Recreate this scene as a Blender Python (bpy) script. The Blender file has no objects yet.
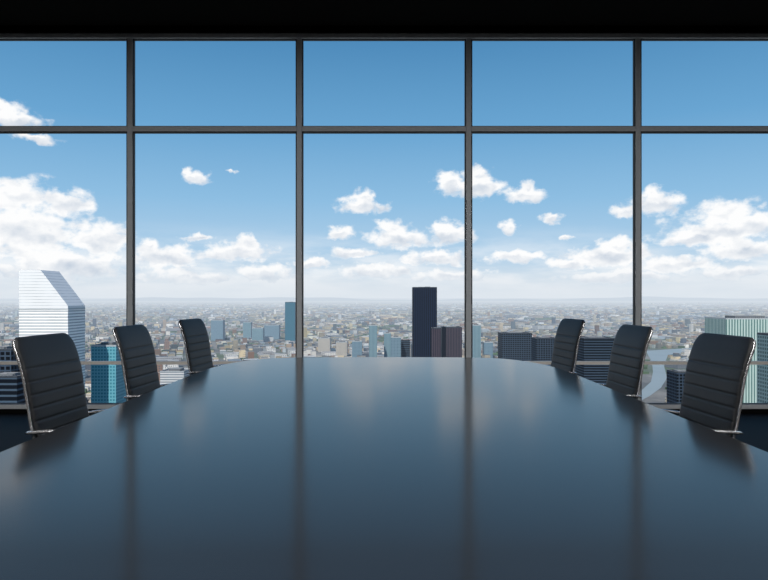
import bpy, math, random
import numpy as np
from mathutils import Vector, Matrix
random.seed(4); rng=np.random.default_rng(7)
S=bpy.context.scene; COL=S.collection
S.view_settings.view_transform='Standard'
F=631.0; EYE=1.233; HZ=297.0; GZ=-200.0

def lin(r,g,b):
    f=lambda c:(c/12.92 if c<=0.04045 else ((c+0.055)/1.055)**2.4)
    return (f(r/255),f(g/255),f(b/255),1)

# ---------------------------------------------------------------- camera
cd=bpy.data.cameras.new('camera'); cam=bpy.data.objects.new('camera',cd); COL.objects.link(cam)
cam.location=(0,0,EYE); cam.rotation_euler=(math.radians(90),0,0)
cd.sensor_width=36; cd.lens=36*F/768; cd.shift_y=7/768; cd.clip_end=200000; cd.clip_start=0.05
S.camera=cam

# ---------------------------------------------------------------- node helpers
class NT:
    def __init__(s,nt): s.nt=nt; s.n=nt.nodes; s.l=nt.links
    def new(s,t,**k):
        n=s.n.new(t)
        for a,b in k.items(): setattr(n,a,b)
        return n
    def link(s,a,b): s.l.new(a,b)
    def inp(s,sock,v):
        if isinstance(v,bpy.types.NodeSocket): s.l.new(v,sock)
        else: sock.default_value=v
    def math(s,op,a,b=0.0,c=0.0,clamp=False):
        n=s.n.new('ShaderNodeMath'); n.operation=op; n.use_clamp=clamp
        s.inp(n.inputs[0],a); s.inp(n.inputs[1],b); s.inp(n.inputs[2],c)
        return n.outputs[0]
    def vmath(s,op,a,b=(0,0,0),c=(0,0,0),out=0):
        n=s.n.new('ShaderNodeVectorMath'); n.operation=op
        s.inp(n.inputs[0],a); s.inp(n.inputs[1],b)
        if op=='MULTIPLY_ADD': s.inp(n.inputs[2],c)
        return n.outputs['Value'] if op in('LENGTH','DOT_PRODUCT') else n.outputs[0]
    def mix(s,f,a,b):
        n=s.n.new('ShaderNodeMix'); n.data_type='RGBA'
        s.inp(n.inputs[0],f); s.inp(n.inputs[6],a); s.inp(n.inputs[7],b)
        return n.outputs[2]
    def noise(s,vec,scale,detail=4,rough=.55,col=False):
        n=s.n.new('ShaderNodeTexNoise'); s.inp(n.inputs['Vector'],vec)
        n.inputs['Scale'].default_value=scale; n.inputs['Detail'].default_value=detail; n.inputs['Roughness'].default_value=rough
        return n.outputs['Color'] if col else n.outputs[0]
    def mapr(s,v,a,b,c=0.,d=1.,smooth=False):
        n=s.n.new('ShaderNodeMapRange'); n.interpolation_type='SMOOTHSTEP' if smooth else 'LINEAR'
        s.inp(n.inputs[0],v)
        for i,x in zip((1,2,3,4),(a,b,c,d)): n.inputs[i].default_value=x
        return n.outputs[0]

def newmat(name):
    m=bpy.data.materials.new(name); m.use_nodes=True
    t=NT(m.node_tree); t.b=t.n['Principled BSDF']; t.o=t.n['Material Output']
    return m,t

def simple(name,col,rough=.5,metal=0,spec=.5,noise_amt=.12,nscale=30,bump=0):
    m,t=newmat(name)
    tc=t.new('ShaderNodeTexCoord')
    n=t.noise(tc.outputs['Object'],nscale)
    c2=tuple(min(1,c*(1+noise_amt)) for c in col[:3])+(1,); c1=tuple(c*(1-noise_amt) for c in col[:3])+(1,)
    t.link(t.mix(n,c1,c2),t.b.inputs['Base Color'])
    t.b.inputs['Roughness'].default_value=rough; t.b.inputs['Metallic'].default_value=metal
    t.b.inputs['Specular IOR Level'].default_value=spec
    if bump:
        bn=t.new('ShaderNodeBump'); bn.inputs['Strength'].default_value=bump; bn.inputs['Distance'].default_value=.002
        t.link(t.noise(tc.outputs['Object'],350,3),bn.inputs['Height']); t.link(bn.outputs[0],t.b.inputs['Normal'])
    return m

def painted_haze(t,L=9500.,amt=.985):  # distance haze is painted: far surfaces mix towards a pale blue emission
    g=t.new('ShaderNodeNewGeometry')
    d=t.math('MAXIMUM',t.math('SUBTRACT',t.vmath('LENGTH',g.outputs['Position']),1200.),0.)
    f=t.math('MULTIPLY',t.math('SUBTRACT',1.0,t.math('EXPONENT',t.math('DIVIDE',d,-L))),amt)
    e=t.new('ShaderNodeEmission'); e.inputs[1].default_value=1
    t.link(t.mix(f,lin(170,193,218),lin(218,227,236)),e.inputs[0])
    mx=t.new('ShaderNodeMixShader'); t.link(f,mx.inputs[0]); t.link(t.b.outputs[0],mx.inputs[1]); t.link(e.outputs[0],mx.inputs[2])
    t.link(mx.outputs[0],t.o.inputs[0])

def facade(name,wall,win,fh=4.,bw=5.,rh=.5,rv=.5,mode='grid',roof=None,rough=.5,seed=0.,vary=0.,spec=.3):
    m,t=newmat(name)
    tc=t.new('ShaderNodeTexCoord'); sp=t.new('ShaderNodeSeparateXYZ'); t.link(tc.outputs['Object'],sp.inputs[0])
    h=t.math('LESS_THAN',t.math('FRACT',t.math('DIVIDE',sp.outputs[2],fh)),rh)
    v=t.math('LESS_THAN',t.math('FRACT',t.math('DIVIDE',t.math('ADD',sp.outputs[0],sp.outputs[1]),bw)),rv)
    f={'grid':t.math('MULTIPLY',h,v),'h':h,'v':v}[mode]
    n=t.noise(tc.outputs['Object'],.06,3)
    w2=tuple(c*.7 for c in win[:3])+(1,); w3=tuple(min(1,c*1.35) for c in win[:3])+(1,)
    winc=t.mix(n,w2,w3)
    wallc=wall
    if vary:
        oi=t.new('ShaderNodeObjectInfo')
        r=t.new('ShaderNodeValToRGB'); t.link(oi.outputs['Random'],r.inputs[0])
        r.color_ramp.interpolation='CONSTANT'
        cols=[lin(182,170,152),lin(140,138,138),lin(206,203,197),lin(138,114,102),lin(108,112,118),lin(190,180,160),lin(154,140,128),lin(78,86,98),lin(216,214,209),lin(124,142,156)]
        r.color_ramp.elements[0].color=cols[0]; r.color_ramp.elements[1].color=cols[-1]; r.color_ramp.elements[1].position=.95
        for i,c in enumerate(cols[1:-1]):
            e=r.color_ramp.elements.new((i+1)/len(cols)); e.color=c
        wallc=r.outputs[0]
    c=t.mix(f,wallc,winc)
    g=t.new('ShaderNodeNewGeometry'); sn=t.new('ShaderNodeSeparateXYZ'); t.link(g.outputs['Normal'],sn.inputs[0])
    up=t.math('GREATER_THAN',sn.outputs[2],.9)
    c=t.mix(up,c,roof or lin(150,148,145))
    t.link(c,t.b.inputs['Base Color']); t.b.inputs['Roughness'].default_value=rough
    t.b.inputs['Specular IOR Level'].default_value=spec
    painted_haze(t); return m

# ---------------------------------------------------------------- mesh helpers
def mkobj(name,mesh,mat=None,parent=None,loc=(0,0,0)):
    o=bpy.data.objects.new(name,mesh); COL.objects.link(o); o.location=loc
    if mat: mesh.materials.append(mat)
    if parent: o.parent=parent
    return o
def boxes_mesh(name,bs):
    """bs: list of (x0,x1,y0,y1,z0,z1)"""
    v=[];f=[]
    for x0,x1,y0,y1,z0,z1 in bs:
        k=len(v)
        v+=[(x0,y0,z0),(x1,y0,z0),(x1,y1,z0),(x0,y1,z0),(x0,y0,z1),(x1,y0,z1),(x1,y1,z1),(x0,y1,z1)]
        f+=[tuple(k+i for i in q) for q in((0,3,2,1),(4,5,6,7),(0,1,5,4),(1,2,6,5),(2,3,7,6),(3,0,4,7))]
    m=bpy.data.meshes.new(name); m.from_pydata(v,[],f); m.update(); return m
def prism_mesh(name,pr,hd):
    n=len(pr)
    v=[(x,-hd,z) for x,z in pr]+[(x,hd,z) for x,z in pr]
    f=[tuple(range(n)),tuple(reversed(range(n,2*n)))]+[(i,i+n,(i+1)%n+n,(i+1)%n)[::-1] for i in range(n)]
    m=bpy.data.meshes.new(name); m.from_pydata(v,[],f); m.update()
    import bmesh
    bm=bmesh.new(); bm.from_mesh(m); bmesh.ops.recalc_face_normals(bm,faces=bm.faces); bm.to_mesh(m); bm.free()
    return m
def bevel(o,w,seg=2):
    b=o.modifiers.new('bevel','BEVEL'); b.width=w; b.segments=seg; b.limit_method='ANGLE'
def loft(name,rings,smooth=True,closed=False):
    v=[tuple(p) for r in rings for p in r]; n=len(rings[0]); f=[]
    R=len(rings)
    for i in range(R if closed else R-1):
        for j in range(n):
            a=i*n+j;b=i*n+(j+1)%n;c=((i+1)%R)*n+(j+1)%n;d=((i+1)%R)*n+j
            f.append((a,b,c,d))
    if not closed:
        f.append(tuple(reversed(range(n)))); f.append(tuple((R-1)*n+j for j in range(n)))
    m=bpy.data.meshes.new(name); m.from_pydata(v,[],f); m.update()
    if smooth: m.polygons.foreach_set('use_smooth',[len(p.vertices)==4 for p in m.polygons])
    import bmesh
    bm=bmesh.new(); bm.from_mesh(m); bmesh.ops.recalc_face_normals(bm,faces=bm.faces); bm.to_mesh(m); bm.free()
    return m
def catmull(pts,n):
    P=[Vector(p) for p in pts]; P=[P[0]*2-P[1]]+P+[P[-1]*2-P[-2]]; out=[]
    seg=len(P)-3
    for k in range(n):
        u=k/(n-1)*seg; i=min(int(u),seg-1); t=u-i
        p0,p1,p2,p3=P[i:i+4]
        out.append(.5*((2*p1)+(p2-p0)*t+(2*p0-5*p1+4*p2-p3)*t*t+(3*p1-p0-3*p2+p3)*t**3))
    return out
def sweep(name,path,wfun,tfun,nseg=20,ycen=0.,expo=4.):
    pts=[Vector((p[0],0,p[1])) for p in path]; rings=[]
    L=[0]
    for a,b in zip(pts,pts[1:]): L.append(L[-1]+(b-a).length)
    T=L[-1]
    for i,p in enumerate(pts):
        tg=(pts[min(i+1,len(pts)-1)]-pts[max(i-1,0)]).normalized()
        nm=Vector((-tg.z,0,tg.x))
        w=wfun(L[i],T); tf,tb=tfun(L[i],T); r=[]
        yc=ycen(L[i],T) if callable(ycen) else ycen
        for j in range(nseg):
            a=2*math.pi*j/nseg; c=math.cos(a); s=math.sin(a)
            e=2/expo
            cc=math.copysign(abs(c)**e,c); ss=math.copysign(abs(s)**e,s)
            r.append(p+Vector((0,yc+cc*w,0))+nm*(ss*(tf if ss>0 else tb)))
        rings.append(r)
    return loft(name,rings)
def tube(name,pts,r,n=12,closed=False):
    P=[Vector(p) for p in pts]; rings=[]
    up=Vector((0,1,0))
    for i,p in enumerate(P):
        tg=(P[min(i+1,len(P)-1)]-P[max(i-1,0)]).normalized()
        u=tg.cross(up)
        if u.length<1e-3: u=tg.cross(Vector((1,0,0)))
        u.normalize(); v=tg.cross(u)
        rr=r(i/(len(P)-1)) if callable(r) else r
        rings.append([p+u*math.cos(2*math.pi*j/n)*rr[0]+v*math.sin(2*math.pi*j/n)*rr[1] for j in range(n)])
    return loft(name,rings)

# ---------------------------------------------------------------- materials (interior)
M_wall=simple('wall_dark',(.012,.012,.013,1),.7)
M_ceil=simple('ceiling_black',(.003,.003,.003,1),.9,spec=.05)
M_floor=simple('floor_dark',(.004,.004,.004,1),.6,spec=.06,nscale=8)
M_mull=simple('mullion_metal',(.50,.53,.56,1),.5,metal=.0,spec=.3)
M_gask=simple('gasket_black',(.05,.055,.06,1),.6)
M_rail=simple('rail_metal',(.75,.72,.68,1),.4,metal=.0)
M_leather=simple('leather_black',(.0145,.0155,.0175,1),.5,spec=.4,bump=.2)
M_chrome=simple('polished_aluminium',(.74,.74,.76,1),.27,metal=.8,noise_amt=.03)
M_plastic=simple('caster_plastic',(.015,.015,.016,1),.5)
M_table,t=newmat('table_lacquer')
t.n.remove(t.b)
tc=t.new('ShaderNodeTexCoord')
df=t.new('ShaderNodeBsdfDiffuse'); t.link(t.mix(t.noise(tc.outputs['Object'],3.),(.0165,.0150,.0140,1),(.019,.0175,.0165,1)),df.inputs[0])
gl=t.new('ShaderNodeBsdfGlossy'); gl.inputs[0].default_value=(.92,.885,.845,1)
t.link(t.mapr(t.noise(tc.outputs['Object'],2.5,3),.3,.7,.135,.155),gl.inputs['Roughness'])
fr=t.new('ShaderNodeFresnel'); fr.inputs[0].default_value=1.52
mx=t.new('ShaderNodeMixShader'); t.link(fr.outputs[0],mx.inputs[0]); t.link(df.outputs[0],mx.inputs[1]); t.link(gl.outputs[0],mx.inputs[2]); t.link(mx.outputs[0],t.o.inputs[0])

# ---------------------------------------------------------------- room shell
HW=6.35; YB=-5.; YW=6.70; CZ=4.10
def struct(name,bs,mat,label,cat):
    o=mkobj(name,boxes_mesh(name,bs),mat); o['kind']='structure'; o['label']=label; o['category']=cat; return o
struct('floor',[(-HW-.2,HW+.2,YB-.2,YW+.25,-.2,0)],M_floor,'very dark matte boardroom floor','floor')
struct('ceiling',[(-HW-.2,HW+.2,YB-.2,YW+.25,CZ,CZ+.2)],M_ceil,'black ceiling above the window wall','ceiling')
struct('wall_back',[(-HW-.2,HW+.2,YB-.2,YB,0,CZ)],M_wall,'dark wall at the rear of the boardroom','wall')
struct('wall_left',[(-HW-.2,-HW,YB,YW+.25,0,CZ)],M_wall,'dark side wall of the boardroom','wall')
struct('wall_right',[(HW,HW+.2,YB,YW+.25,0,CZ)],M_wall,'dark side wall of the boardroom','wall')
n=1
def trim(bs,mat,label):
    global n
    o=struct('trim_%d'%n,bs,mat,label,'window frame'); bevel(o,.004); n+=1
DP=.055
for k in range(-4,4):
    x=(k+.5)*1.8
    trim([(x-.028,x+.028,YW,YW+DP,.09,3.98)],M_mull,'vertical grey metal mullion of the window wall')
trim([(-HW,HW,YW-.01,YW+DP,3.98,4.03)],M_mull,'grey metal head frame along the top of the windows')
trim([(-HW,HW,YW-.01,YW+DP,.045,.09)],M_mull,'grey metal sill frame along the bottom of the windows')
trim([(-HW,HW,YW-.03,YW+DP,4.03,CZ)],M_ceil,'black header above the windows')
trim([(-HW,HW,YW-.02,YW+DP,0,.045)],M_floor,'black base trim under the window sill')
for k in range(-3,4):
    x0=k*1.8-.9+.028; x1=k*1.8+.9-.028
    z=3.02; g=.012
    w=mkobj('window_%d'%(k+4),boxes_mesh('frame',[
        (x0,x0+g,YW+.01,YW+.05,.09,3.98),(x1-g,x1,YW+.01,YW+.05,.09,3.98),
        (x0,x1,YW+.01,YW+.05,3.98-.01,3.98),(x0,x1,YW+.01,YW+.05,.09,.09+.01),
        (x0,x1,YW+.01,YW+.05,z-.041,z-.026),(x0,x1,YW+.01,YW+.05,z+.026,z+.033)]),M_gask)
    w['kind']='structure'; w['label']='tall clear window bay with black gasket frame'; w['category']='window'
    tb=mkobj('transom',boxes_mesh('transom',[(x0,x1,YW+.003,YW+.05,z-.026,z+.026)]),M_mull,w)
    rb=mkobj('guard_rail',boxes_mesh('guard_rail',[(x0,x1,YW+.0,YW+.04,.515,.55)]),M_rail,w)

# added interior fill: unseen area lights just under the ceiling
def area(x,y,z,sx,sy,e,col=(1,.98,.96),rot=(0,0,0)):
    l=bpy.data.lights.new('fill_light','AREA'); l.shape='RECTANGLE'; l.size=sx; l.size_y=sy; l.energy=e; l.color=col
    o=bpy.data.objects.new('fill_light',l); COL.objects.link(o); o.location=(x,y,z); o.rotation_euler=rot
for x in(-3.4,0,3.4):
    area(x,0.5,4.05,.6,5.,110)
    area(x,-3.0,4.05,.6,2.5,80)

# ---------------------------------------------------------------- conference table
tb=bpy.data.objects.new('conference_table',None); COL.objects.link(tb); tb.location=(0,2.,0)
tb['label']='long glossy black boardroom table with rounded end'; tb['category']='table'
half=[(1.2,2.0),(1.2,3.0),(1.2,3.7),(1.195,4.05),(1.172,4.38),(1.10,4.67),(.95,4.93),(.74,5.035),(.4,5.065),(0,5.075)]
c=catmull([(a,b,0) for a,b in half],70)
q=[(p.x,p.y) for p in c]
ol=q+[(-x,y) for x,y in reversed(q[:-1])]
ymid=2.0
ol=ol+[(x,2*ymid-y) for x,y in reversed(ol[1:-1])]
ol=[(x,y-2.) for x,y in ol]
def inset(pts,d):
    out=[];N=len(pts)
    for i,(x,y) in enumerate(pts):
        x0,y0=pts[i-1];x1,y1=pts[(i+1)%N]
        tx,ty=x1-x0,y1-y0; l=math.hypot(tx,ty) or 1
        out.append((x-ty/l*d,y+tx/l*d))
    return out
rings=[]
for d,z in((.03,.705),(.008,.708),(.0,.716),(.0,.744),(.002,.748),(.006,.75)):
    rings.append([Vector((x,y,z)) for x,y in inset(ol,d)])
if abs(rings[0][70].y)>abs(rings[2][70].y):
    rings=[[Vector((x,y,z)) for x,y in inset(ol,-d)] for d,z in((.03,.705),(.008,.708),(.0,.716),(.0,.744),(.002,.748),(.006,.75))]
m=loft('table_top',rings,smooth=False); mkobj('table_top',m,M_table,tb)
for sy in(-1.7,1.7):
    o=mkobj('pedestal',boxes_mesh('pedestal',[(-.55,.55,sy-.12,sy+.12,.03,.705),(-.7,.7,sy-.3,sy+.3,0,.035)]),M_floor,tb); bevel(o,.008)

# ---------------------------------------------------------------- office chair (faces +X, origin on floor)
def groove(L,gs,w=.0050): return sum(math.exp(-((L-g)/w)**2) for g in gs)
back_pts=[(-.185,.50),(-.234,.56),(-.264,.64),(-.288,.76),(-.308,.88),(-.338,.98),(-.374,1.055)]
bp=[(p.x,p.y) for p in catmull([(a,b,0) for a,b in back_pts],210)]
def corner(L,T):
    e=T-L; r=.07
    return 1-(1-math.sqrt(max(0,1-(1-min(1,e/r))**2)))*.24
def wid(L,T): return .204+.016*min(1,L/T*1.4)
def bw(L,T): return wid(L,T)*corner(L,T)
def bt(L,T):
    e=min(T-L,L); r=.02
    k=math.sqrt(max(.02,1-(1-min(1,e/r))**2))
    gs=[T-.15-.058*i for i in range(7)]
    g=min(1,groove(L,gs))
    return (.010*k,.017*k*(1-.22*g))
seat_pts=[(-.20,.465),(-.12,.452),(0,.455),(.12,.465),(.20,.462),(.245,.435)]
spt=[(p.x,p.y) for p in catmull([(a,b,0) for a,b in seat_pts],110)]
def st(L,T):
    e=min(T-L,L); k=math.sqrt(max(.03,1-(1-min(1,e/.03))**2))
    g=min(1,groove(L,[.06*i+.05 for i in range(7)]))
    return (.032*k*(1-.4*g),.02*k)
chair=bpy.data.objects.new('office_chair',None); COL.objects.link(chair)
parts=[]
def part(name,mesh,mat,parent=chair,loc=(0,0,0),label=None):
    o=mkobj(name,mesh,mat,parent,loc); parts.append(o)
    if label:o['label']=label
    return o
part('backrest',sweep('backrest',bp,bw,bt,28,0,5.),M_leather,label='black leather backrest with stitched horizontal channels')
part('seat',sweep('seat',spt,lambda L,T:.215,st,28,0,5.),M_leather,label='black leather ribbed seat cushion')
prof=[(.235,.43),(.12,.440),(-.05,.432),(-.14,.440),(-.190,.480)]+[(x-.004,z) for x,z in back_pts[1:-1]]+[(-.370,1.040),(-.378,1.052)]
rp=[(p.x,p.y) for p in catmull([(a,b,0) for a,b in prof],90)]
for s in(-1,1):
    yc=lambda L,T,s=s: s*(.2215-.221*(1-corner(L,T)))
    part('side_rail',sweep('side_rail',rp,lambda L,T:.0032,lambda L,T:(.006,.006),12,yc,3.),M_chrome,label='polished aluminium side rail')
    ap=catmull([(-.282,s*.232,.648),(-.20,s*.250,.658),(-.08,s*.256,.664),(.0,s*.256,.662),(.05,s*.256,.640),(.062,s*.252,.59),(.05,s*.240,.50),(.03,s*.227,.440)],40)
    part('armrest',tube('armrest',ap,(.007,.016)),M_chrome,label='polished aluminium loop armrest')
part('cross_bar',boxes_mesh('cross_bar',[(-.12,-.08,-.223,.223,.405,.43),(.06,.10,-.223,.223,.405,.43),(-.13,.11,-.05,.05,.385,.41)]),M_chrome)
part('gas_column',tube('gas_column',[(0,0,.08),(0,0,.22),(0,0,.2201),(0,0,.39)],lambda u:(.03,.03) if u<.5 else (.018,.018),20),M_chrome)
base=part('base',tube('base',[(0,0,.065),(0,0,.075),(0,0,.11),(0,0,.125)],(.042,.042),20),M_chrome,label='five-star polished aluminium base')
for k in range(5):
    a=math.radians(72*k+18); ca,sa=math.cos(a),math.sin(a)
    P=[(ca*r,sa*r,z) for r,z in((.02,.10),(.1,.098),(.2,.086),(.29,.072))]
    rings=[]
    for (x,y,z),w,h in zip(P,(.03,.026,.02,.014),(.02,.017,.012,.009)):
        rings.append([Vector((x-sa*w*cx,y+ca*w*cx,z+h*cz)) for cx,cz in((-1,-1),(1,-1),(1,.3),(.6,1),(-.6,1),(-1,.3))])
    part('leg',loft('leg',rings,False),M_chrome,base)
    cx,cy=ca*.285,sa*.285
    tx,ty=-sa,ca
    rr=[(-.024,.014),(-.021,.026),(-.006,.028),(-.005,.012),(.005,.012),(.006,.028),(.021,.026),(.024,.014)]
    rings=[[Vector((cx+tx*o+ca*r*math.cos(b),cy+ty*o+sa*r*math.cos(b),.029+r*math.sin(b))) for b in [2*math.pi*j/18 for j in range(18)]] for o,r in rr]
    part('caster',loft('caster',rings,False),M_plastic,base,label='black twin-wheel caster')

chair_specs=[(-1.235,2.93,-4),(-1.215,3.90,-3),(-1.20,5.05,-7),
 (1.235,2.93,184),(1.21,3.92,183),(1.165,5.05,187)]
def setup(c,s):
    c.location=(s[0],s[1],0); c.rotation_euler=(0,0,math.radians(s[2]))
    c['label']='black leather office chair with polished aluminium frame beside the boardroom table'
    c['category']='chair'; c['group']='office chairs around the boardroom table'
setup(chair,chair_specs[0])
for s in chair_specs[1:]:
    c=chair.copy(); COL.objects.link(c); mp={chair:c}
    for o in parts:
        d=o.copy(); COL.objects.link(d); d.parent=mp[o.parent]; mp[o]=d
    setup(c,s)

# ---------------------------------------------------------------- city landmarks
def gx(px,d): return (px-384)/F*d
def gzv(py,d): return EYE+(HZ-py)/F*d
foot=[]
def tower(name,label,px0,px1,py,d,depth,mat,kind='flat',rot=0.):
    x0,x1=gx(px0,d),gx(px1,d); cx=(x0+x1)/2; w=(x1-x0); H=gzv(py,d)-GZ
    e=bpy.data.objects.new(name,None); COL.objects.link(e); e.location=(cx,d+depth/2,GZ); e.rotation_euler=(0,0,rot)
    e['label']=label; e['category']='building'; e['group']='city towers beyond the windows'
    hw,hd=w/2,depth/2
    foot.append((cx,d+depth/2,max(hw,hd)*1.15))
    if kind=='wedge':
        zs=H-gzv(270,d)+gzv(306,d); xr=-hw+w*.44
        zb=zs-3.
        mkobj('tower_body',boxes_mesh('tower_body',[(-hw,hw,-hd,hd,0,zb)]),mat,e)
        o=mkobj('wedge_crown',prism_mesh('wedge_crown',[(-hw,zb),(hw,zb),(hw,zs),(xr,H),(-hw,H)],hd),FM['slope'],e); o['label']='smooth pale wedge crown with diagonal roof'
        mkobj('crown_trim',boxes_mesh('crown_trim',[(-hw-.4,hw+.4,-hd-.4,-hd,zb-.8,zb+.1),(hw,hw+.4,-hd,hd,zb-.8,zb+.1)]),FM['triml'],e)
        return
    p=min(w,depth)*.03+.4
    mkobj('tower_body',boxes_mesh('tower_body',[(-hw,hw,-hd,hd,0,H-2)]),mat,e)
    mkobj('parapet',boxes_mesh('parapet',[(-hw,hw,-hd,-hd+p,H-2,H),(-hw,hw,hd-p,hd,H-2,H),(-hw,-hw+p,-hd+p,hd-p,H-2,H),(hw-p,hw,-hd+p,hd-p,H-2,H)]),FM['trimd'] if kind!='light' else FM['triml'],e)
    mkobj('roof_plant',boxes_mesh('roof_plant',[(-hw*.5,hw*.45,-hd*.4,hd*.5,H-2,H+ (0.6 if kind=='flat' else 2.5)),(hw*.05,hw*.5,-hd*.3,hd*.2,H-2,H+1.2)]),FM['plant'],e)

FM={}
FM['white']=facade('white_banded_facade',lin(242,242,240),lin(164,169,174),3.3,6,.42,.5,'h',rough=.6)
FM['slope']=facade('crown_metal',lin(226,227,227),lin(202,205,207),3.3,4,.30,.5,'h',rough=.6)
FM['teal']=facade('teal_glass_facade',lin(100,162,176),lin(46,116,134),4.,3.6,.55,.6,'grid',rough=.5)
FM['navy']=facade('navy_glass_facade',lin(24,38,62),lin(5,11,25),4,4.5,.5,.6,'v',rough=.6,spec=.1)
FM['dteal']=facade('dark_teal_facade',lin(40,104,122),lin(20,78,98),4,5,.5,.5,'h',rough=.5)
FM['brown']=facade('brown_brick_facade',lin(80,72,80),lin(40,40,52),5,4,.6,.55,'v',spec=.1)
FM['blue']=facade('blue_glass_facade',lin(112,136,150),lin(66,92,108),4,4,.5,.5,'grid')
FM['cyan']=facade('cyan_glass_facade',lin(130,154,162),lin(84,114,126),4,4,.5,.6,'v')
FM['dgrid']=facade('dark_grid_facade',lin(62,76,92),lin(7,13,21),4.8,5.4,.70,.74,'grid',rough=.6,spec=.1,roof=lin(100,106,112))
FM['dband']=facade('dark_banded_facade',lin(66,82,98),lin(8,16,26),5.2,4,.66,.5,'h',rough=.6,spec=.1,roof=lin(100,106,112))
FM['green']=facade('pale_green_glass_facade',lin(180,198,192),lin(88,120,117),4.4,4.0,.6,.5,'v',rough=.5)
FM['gteal']=facade('grey_teal_glass_facade',lin(120,144,146),lin(54,80,85),3.8,3.8,.6,.6,'grid',rough=.5)
FM['beige']=facade('beige_stone_facade',lin(176,170,160),lin(116,114,112),4,4,.5,.5,'grid')
FM['wgrid']=facade('white_grid_facade',lin(205,206,206),lin(120,130,138),4.5,5,.5,.6,'h')
FM['trimd']=facade('dark_parapet',lin(48,56,66),lin(42,47,54),5,5)
FM['triml']=facade('light_parapet',lin(165,172,175),lin(155,162,166),5,5)
FM['plant']=facade('roof_plant_metal',lin(110,114,118),lin(80,84,90),3,3)
tower('skyscraper','white banded skyscraper with a slanted wedge top',19,68,270,700,40,FM['white'],'wedge')
tower('office_tower','dark glass office tower with pale grid',-40,11,349,620,40,FM['dgrid'])
tower('office_tower','low grey banded office block',-20,17,376,560,30,FM['dband'])
tower('office_tower','teal glass office tower with a pale grid',91,116,345,760,30,FM['teal'],'light')
tower('office_tower','white mid-rise block with window bands',160,184,371,1150,50,FM['wgrid'],'light')
tower('office_tower','small grey block among low buildings',126,146,378,1000,40,FM['blue'],'light')
tower('office_tower','slim blue-grey tower with flat roof',211,223,320,2900,35,FM['blue'],'light')
tower('office_tower','pale blue tower above low buildings',243,251,322,3000,30,FM['cyan'],'light')
tower('office_tower','pale cyan tower above low buildings',252,263,328,2800,35,FM['cyan'],'light')
tower('office_tower','grey-blue glass block above low buildings',264,279,325,3000,45,FM['blue'],'light')
tower('office_tower','slim dark teal glass tower',285,295,302,2900,30,FM['dteal'])
tower('office_tower','beige stone block among low buildings',318,330,338,2300,45,FM['beige'],'light')
tower('office_tower','beige stone block among low buildings',336,347,342,2100,40,FM['beige'],'light')
tower('office_tower','small grey-blue tower among low buildings',352,362,341,1900,30,FM['blue'],'light')
tower('office_tower','slim pale blue glass tower',369,377,325,1900,25,FM['cyan'],'light')
tower('office_tower','blue-grey tower with flat roof',384,391,333,2000,25,FM['cyan'],'light')
tower('office_tower','blue-grey glass tower beside the black skyscraper',391,401,337,1700,30,FM['blue'],'light')
tower('office_tower','grey banded slab tower',401,410,340,1750,25,FM['dband'])
tower('skyscraper','black glass skyscraper with vertical fins',413,437,287,1500,50,FM['navy'],'flat')
tower('office_tower','brown brick tower beside the black skyscraper',432,441,328,1400,25,FM['brown'])
tower('office_tower','wide brown tower with vertical piers',442,462,327,1600,45,FM['brown'])
tower('office_tower','slim pale blue glass tower',473,481,325,1900,30,FM['cyan'],'light')
tower('office_tower','small grey-blue block among low buildings',484,493,342,1900,30,FM['blue'],'light')
tower('office_tower','dark glass slab with pale grid',502,532,333,1500,55,FM['dgrid'])
tower('office_tower','dark low slab block',536,557,338,1380,40,FM['dgrid'])
tower('office_tower','small dark banded block',560,577,347,1500,40,FM['dband'])
tower('office_tower','wide dark block with horizontal bands',584,615,338,1250,55,FM['dband'])
tower('office_tower','dark grey grid office block',677,695,372,950,35,FM['dgrid'])
tower('office_tower','small grey block near the river',699,708,384,900,25,FM['blue'],'light')
tower('skyscraper','pale grey-green glass tower with fine vertical ribs',726,790,318,900,60,FM['green'],'light')
tower('office_tower','grey-teal glass office tower',772,820,334,620,25,FM['gteal'])

# ---------------------------------------------------------------- river polygon (ground coordinates)
def gp(px,py):
    d=F*(EYE-GZ)/(py-HZ); return (gx(px,d),d)
river=[gp(*p) for p in((646,351),(700,347.5),(800,345),(900,346),(900,349),(800,348.5),(704,351.5),(668,355),(664,366),(667,378),(661,388),(650,396),(620,412),(612,410),(640,392),(651,382),(653,372),(652,362),(648,355))]
def inpoly(x,y,P):
    r=False;j=len(P)-1
    for i in range(len(P)):
        if (P[i][1]>y)!=(P[j][1]>y) and x<(P[j][0]-P[i][0])*(y-P[i][1])/(P[j][1]-P[i][1])+P[i][0]: r=not r
        j=i
    return r
m=bpy.data.meshes.new('river'); m.from_pydata([(x,y,GZ+.6) for x,y in river],[],[tuple(range(len(river)))]); m.update()
MR,t=newmat('river_water'); t.b.inputs['Roughness'].default_value=.45; t.b.inputs['Specular IOR Level'].default_value=.25
g=t.new('ShaderNodeNewGeometry'); t.link(t.mix(t.noise(g.outputs['Position'],.01),lin(132,145,148),lin(156,166,167)),t.b.inputs['Base Color']); painted_haze(t)
o=mkobj('river',m,MR); o['label']='pale grey river winding through the city'; o['category']='river'

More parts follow.
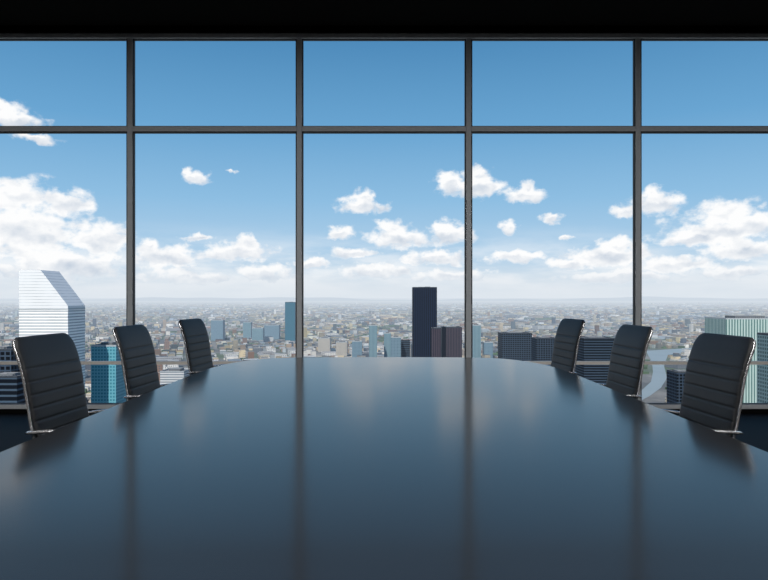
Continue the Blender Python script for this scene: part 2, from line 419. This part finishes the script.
# ---------------------------------------------------------------- city fabric
def vnoise(x,y,s,seed):
    def h(i,j):
        n=math.sin(i*127.1+j*311.7+seed*74.7)*43758.5453
        return n-math.floor(n)
    x/=s;y/=s
    i,j=math.floor(x),math.floor(y); fx,fy=x-i,y-j
    fx=fx*fx*(3-2*fx); fy=fy*fy*(3-2*fy)
    return (h(i,j)*(1-fx)+h(i+1,j)*fx)*(1-fy)+(h(i,j+1)*(1-fx)+h(i+1,j+1)*fx)*fy
ang=math.radians(17); ca,sa=math.cos(ang),math.sin(ang)
B=[]
def gen(dmin,dmax,pitch,hscale):
    # super-blocks of 4x3 lots; streets between; some hold one or two large buildings, some are parks
    sx_,sy_=4,3
    W=pitch*(sx_+.55); H=pitch*(sy_+.55)
    N=int(dmax*1.3/min(W,H))+2
    for I in range(-N,N):
        for J in range(-N,N):
            u0=I*W+rng.uniform(-.06,.06)*pitch; v0=J*H+rng.uniform(-.06,.06)*pitch
            y0=u0*sa+v0*ca
            if y0<dmin or y0>=dmax: continue
            x0=u0*ca-v0*sa
            if abs(x0)>.72*y0+80: continue
            q1=vnoise(x0,y0,420,1); q2=vnoise(x0,y0,700,2); r=rng.random()
            tint=int(vnoise(x0,y0,420,5)*5.99)
            big=.12+.45*(q1>.58); park=.05+.6*(q2>.68)
            if r<park:
                for k in range(5):
                    B.append((u0+rng.uniform(0,sx_-1)*pitch,v0+rng.uniform(0,sy_-1)*pitch,pitch*rng.uniform(.8,1.5),pitch*rng.uniform(.6,1.2),rng.uniform(4,8),True,tint))
                continue
            if r<park+big:
                if rng.random()<.5:
                    B.append((u0+1.5*pitch,v0+pitch,pitch*rng.uniform(2.4,3.8),pitch*rng.uniform(1.4,2.7),rng.uniform(7,18),False,tint))
                else:
                    for k in(0,1):
                        B.append((u0+(.5+2*k)*pitch,v0+pitch,pitch*rng.uniform(1.2,1.85),pitch*rng.uniform(1.4,2.8),rng.uniform(7,24),False,tint))
                continue
            for i in range(sx_):
                for j in range(sy_):
                    if rng.random()<.07: continue
                    tr=rng.random()<.15
                    h=rng.uniform(5,8) if tr else rng.uniform(6,16)*hscale
                    w=pitch*rng.uniform(.5,.9); l=pitch*rng.uniform(.5,.92)
                    if not tr:
                        a=rng.random()
                        if a<.05+.07*q1: h=rng.uniform(18,30)
                        if a>.996-.006*q2: h=rng.uniform(40,62); w=min(w,20); l=min(l,20)
                    B.append((u0+i*pitch,v0+j*pitch,w,l,h,tr,tint))
gen(800,3700,24,.9); gen(3830,8500,35,1.); gen(8600,18000,75,1.2)
full=[]
for u,v,w,l,h,tr,ti in B:
    x=u*ca-v*sa; y=u*sa+v*ca; rr_=max(w,l)*.75
    if any(abs(x-a)<r+rr_ and abs(y-b)<r+rr_ for a,b,r in foot): continue
    if y<3600 and any(inpoly(x+a*w*.5,y+b*l*.5,river) for a,b in((0,0),(1,1),(-1,1),(1,-1),(-1,-1))): continue
    full.append((x,y,w,l,h,tr,ti))
def score(b):
    x,y,w,l,h,tr,ti=b
    if tr: return -1
    px=384+F*x/y; py=HZ+F*(EYE-GZ-h)/y; dx=abs(px-384)
    ty=357 if dx<145 else min(408,HZ+dx/2.5)
    if px<-10 or px>778 or py>ty-2: return -1
    return w*(h+l*.3)/y/y
order=sorted(range(len(full)),key=lambda i:-score(full[i]))
ind=set(order[:255])
MB=facade('city_building_facade',lin(180,170,160),lin(84,92,100),5,6,.45,.5,'grid',vary=1.,roof=lin(164,160,154))
var=[[(-.5,.5,-.5,.5,0,1.)],
     [(-.5,.5,-.5,.5,0,.8),(-.35,.3,-.35,.35,.8,1.)],
     [(-.5,.5,-.5,.0,0,.7),(-.5,.1,.0,.5,0,1.)],
     [(-.5,.5,-.5,.5,0,.93),(-.1,.25,-.2,.2,.93,1.)],
     [(-.5,-.1,-.5,.5,0,1.),(-.1,.5,-.5,-.1,0,.75)],
     [(-.5,.5,-.5,.5,0,.6),(-.4,.4,-.4,.4,.6,.85),(-.25,.25,-.25,.25,.85,1.)]]
vl=['plain city building with a flat roof','city building with a set-back penthouse floor','corner-shaped city building with two roof levels','city building with a small roof plant room','city block with a lower side wing','stepped city building with narrowing upper floors']
cache={}
for i in sorted(ind):
    x,y,w,l,h,tr,ti=full[i]
    k=int(rng.integers(0,6)); W=max(2,math.floor(w/2))*2; Lh=max(2,math.floor(l/2))*2; Hh=5*max(2,round(h/5))
    key=(k,W,Lh,Hh)
    if key not in cache:
        bs=[(a*W,b*W,c*Lh,d*Lh,e*Hh,f*Hh) for a,b,c,d,e,f in var[k]]
        mm=boxes_mesh('building',bs); mm.materials.append(MB); cache[key]=mm
    o=bpy.data.objects.new('city_building',cache[key]); COL.objects.link(o); o.location=(x,y,GZ); o.rotation_euler=(0,0,ang)
    o['label']=vl[k]; o['category']='building'; o['group']='buildings of the city below the windows'
rest=[full[i] for i in range(len(full)) if i not in ind]
R=np.array([(b[0],b[1],b[2],b[3],b[4]) for b in rest]); TR=np.array([b[5] for b in rest]); TI=np.array([b[6] for b in rest]); K=len(R)
sx=np.array([-.5,.5,.5,-.5]*2); sy=np.array([-.5,-.5,.5,.5]*2); szz=np.array([0]*4+[1]*4)
U=R[:,2:3]*sx; V=R[:,3:4]*sy
X=R[:,0:1]+U*ca-V*sa; Y=R[:,1:2]+U*sa+V*ca; Z=GZ+R[:,4:5]*szz
co=np.stack([X,Y,Z],-1).reshape(-1,3)
q=np.array([(4,5,6,7),(0,1,5,4),(1,2,6,5),(2,3,7,6),(3,0,4,7)])
fa=(np.arange(K)[:,None,None]*8+q[None]).reshape(-1,4)
m=bpy.data.meshes.new('city_district'); m.from_pydata(co.tolist(),[],fa.tolist()); m.update()
pal=np.array([lin(*c)[:3] for c in((200,185,160),(150,148,146),(216,212,205),(146,116,100),(100,110,120),(198,182,152),(162,144,126),(84,96,110),(228,225,219),(134,132,128),(164,174,180))])
tints=np.array([(1.08,.98,.86),(.88,.94,1.02),(1.1,1.08,1.05),(.74,.78,.82),(.94,.95,.83),(1.03,1.0,.96)])
wc=pal[rng.integers(0,len(pal),K)]*rng.uniform(.6,1.05,(K,1))*tints[TI]
rc=pal[rng.integers(0,len(pal),K)]*rng.uniform(.62,1.05,(K,1))*tints[TI]
gc=np.array(lin(76,99,66)[:3])*rng.uniform(.6,1.2,(K,1))
wc[TR]=gc[TR]; rc[TR]=gc[TR]
fc=np.ones((K,5,4)); fc[:,0,:3]=rc; fc[:,1:,:3]=wc[:,None,:]
at=m.attributes.new('col','FLOAT_COLOR','FACE'); at.data.foreach_set('color',fc.reshape(-1))
MC,t=newmat('city_fabric')
a=t.new('ShaderNodeAttribute'); a.attribute_name='col'
g=t.new('ShaderNodeNewGeometry'); sp=t.new('ShaderNodeSeparateXYZ'); t.link(g.outputs['Position'],sp.inputs[0])
h=t.math('LESS_THAN',t.math('FRACT',t.math('DIVIDE',sp.outputs[2],6.)),.45)
nn=t.noise(g.outputs['Position'],.03,2)
hh=t.math('MULTIPLY',h,t.math('GREATER_THAN',nn,.5))
t.link(t.mix(t.math('MULTIPLY',hh,.35),a.outputs['Color'],(.09,.10,.12,1)),t.b.inputs['Base Color']); t.b.inputs['Roughness'].default_value=.8
painted_haze(t)
o=mkobj('city_district',m,MC); o['kind']='stuff'; o['label']='dense low-rise city spreading to the horizon'; o['category']='city'

# ground
m=bpy.data.meshes.new('city_ground'); m.from_pydata([(-120000,100,GZ),(120000,100,GZ),(120000,120000,GZ),(-120000,120000,GZ)],[],[(0,1,2,3)]); m.update()
MG,t=newmat('city_ground')
g=t.new('ShaderNodeNewGeometry')
n1=t.noise(g.outputs['Position'],.004,6,.7); n2=t.noise(g.outputs['Position'],.0012,4)
c=t.mix(t.mapr(n1,.4,.6),lin(88,91,91),lin(138,135,130)); c=t.mix(t.mapr(n2,.48,.58),c,lin(80,97,72))
t.link(c,t.b.inputs['Base Color']); t.b.inputs['Roughness'].default_value=.9; painted_haze(t)
o=mkobj('city_ground',m,MG); o['label']='grey and green city ground far below'; o['category']='ground'; o['kind']='stuff'
# distant hills
v=[];f=[]
NX=200
for i in range(NX+1):
    x=-32000+64000*i/NX
    h=120+60*math.sin(i*.09+1)+35*math.sin(i*.23)+18*math.sin(i*.61+2)
    v+=[(x,32000,GZ),(x,33500,GZ+h),(x,35000,GZ)]
for i in range(NX):
    k=i*3; f+=[(k,k+3,k+4,k+1),(k+1,k+4,k+5,k+2)]
m=bpy.data.meshes.new('hill_range'); m.from_pydata(v,[],f); m.update()
MH,t=newmat('hill_forest'); g=t.new('ShaderNodeNewGeometry'); t.link(t.mix(t.noise(g.outputs['Position'],.002),lin(90,114,130),lin(110,130,142)),t.b.inputs['Base Color']); t.b.inputs['Roughness'].default_value=1; painted_haze(t,14000.,.985)
o=mkobj('hill_range',m,MH); o['label']='low hazy blue hills on the horizon'; o['category']='hills'

# ---------------------------------------------------------------- sun
sl=bpy.data.lights.new('sun','SUN'); sl.energy=4.2; sl.angle=math.radians(.6); sl.color=(1,.95,.88)
so=bpy.data.objects.new('sun',sl); COL.objects.link(so)
so.rotation_euler=Vector((-.22,-.70,.68)).to_track_quat('Z','Y').to_euler()
so.location=(0,-20,60)

# ---------------------------------------------------------------- world sky with clouds
w=bpy.data.worlds.new('sky'); S.world=w; w.use_nodes=True
t=NT(w.node_tree); bg=t.n['Background']
tc=t.new('ShaderNodeTexCoord'); sp=t.new('ShaderNodeSeparateXYZ'); t.link(tc.outputs['Generated'],sp.inputs[0])
az=t.math('ARCTAN2',sp.outputs[0],sp.outputs[1]); el=t.math('ARCSINE',sp.outputs[2])
r=t.new('ShaderNodeValToRGB'); t.link(t.math('DIVIDE',el,.6),r.inputs[0])
st_=[(0,(216,226,235)),(.04,(206,222,235)),(.12,(174,207,233)),(.25,(142,190,226)),(.43,(106,165,210)),(.645,(78,138,186)),(1,(50,104,158))]
r.color_ramp.elements[0].color=lin(*st_[0][1]); r.color_ramp.elements[1].color=lin(*st_[-1][1])
for p,c in st_[1:-1]:
    e=r.color_ramp.elements.new(p); e.color=lin(*c)
sky=r.outputs[0]
cb=t.new('ShaderNodeCombineXYZ'); t.link(az,cb.inputs[0]); t.link(el,cb.inputs[1]); P=cb.outputs[0]
n1=t.noise(P,40,4,.55,col=True)
P2=t.vmath('MULTIPLY_ADD',t.vmath('SUBTRACT',n1,(.5,.5,.5)),(.036,.022,0),P)
blobs=[(0,110,24,9),(14,119,32,7),(34,138,20,4),(14,196,38,16),(64,205,26,14),(24,232,62,28),(98,238,34,17),(60,264,74,16),
(194,177,15,6),(186,172,8,5),(232,172,5,2.5),(200,238,16,3.5),(165,257,40,11),(150,247,14,8),(240,251,34,10),(246,244,16,8),(265,273,30,8),(190,277,44,7),
(361,206,23,7),(364,199,12,7),(340,233,16,6),(397,238,30,9),(394,230,17,9),(352,252,24,5),(450,235,21,9),(447,228,12,8),(475,188,28,8),(478,177,15,9),(450,184,13,11),(524,195,21,7),(526,188,10,7),
(433,258,34,7),(378,271,38,8),(510,227,8,8),(552,219,10,4),(513,256,28,6),(606,257,46,10),(616,248,22,9),(570,264,28,6),(566,237,7,3),
(655,204,26,9),(652,195,15,8),(625,212,15,5),(722,232,64,12),(726,216,34,14),(750,224,30,12),(698,239,36,7),(745,249,42,11),(670,264,48,8),(450,276,40,6),(310,263,20,5),(620,277,50,6),(730,273,46,7),
(900,180,60,25),(-130,190,70,30),(1000,240,80,20),(-60,230,60,20)]
acc=None;acc2=None
for px,py,rx,ry in blobs:
    a=math.atan((px-384)/F); e=math.atan((HZ-py)/F*math.cos(a)); ra=rx/F*math.cos(a)**2*1.17; re=ry/F*math.cos(a)*1.28
    v=t.vmath('MULTIPLY',t.vmath('SUBTRACT',P2,(a,e,0)),(1/ra,1/re,0)); L=t.vmath('LENGTH',v)
    L2=t.vmath('LENGTH',t.vmath('SUBTRACT',v,(-.15,.5,0)))
    acc=L if acc is None else t.math('SMOOTH_MIN',acc,L,.12)
    acc2=L2 if acc2 is None else t.math('SMOOTH_MIN',acc2,L2,.12)
PS=t.vmath('MULTIPLY',P,(1,1.4,1))
fine=t.noise(PS,40,7,.55)
dens=t.math('ADD',t.math('SUBTRACT',1.,acc),t.math('MULTIPLY',t.math('SUBTRACT',fine,.5),1.8))
alpha=t.mapr(dens,-.14,.50,0,1,True)
PB=t.vmath('MULTIPLY',P,(6,30,1)); nb=t.noise(PB,1.,6,.52)
band=t.math('MULTIPLY',t.mapr(el,.12,.02,0,1,True),t.mapr(nb,.36,.62,0,.85,True))
al=t.math('MAXIMUM',alpha,band,clamp=True)
fine2=t.noise(t.vmath('ADD',PS,(.003,.018,0)),30,5,.5)
fineb=t.noise(PS,30,5,.5)
under=t.math('SUBTRACT',acc2,acc)
sh=t.math('ADD',1.05,t.math('MULTIPLY',t.math('SUBTRACT',fineb,fine2),1.5))
sh=t.math('SUBTRACT',sh,t.math('MULTIPLY',t.mapr(under,-.10,.55,0,1,True),.5),clamp=True)
sh=t.math('MAXIMUM',sh,t.mapr(alpha,0.9,0.4,0,.85))
cc=t.mix(sh,lin(190,203,219),lin(255,255,255))
out=t.mix(t.math('MULTIPLY',al,.98),sky,cc)
out=t.mix(t.mapr(el,.055,.0,0,.88,True),out,lin(222,230,238))
t.link(out,bg.inputs[0]); bg.inputs[1].default_value=1.
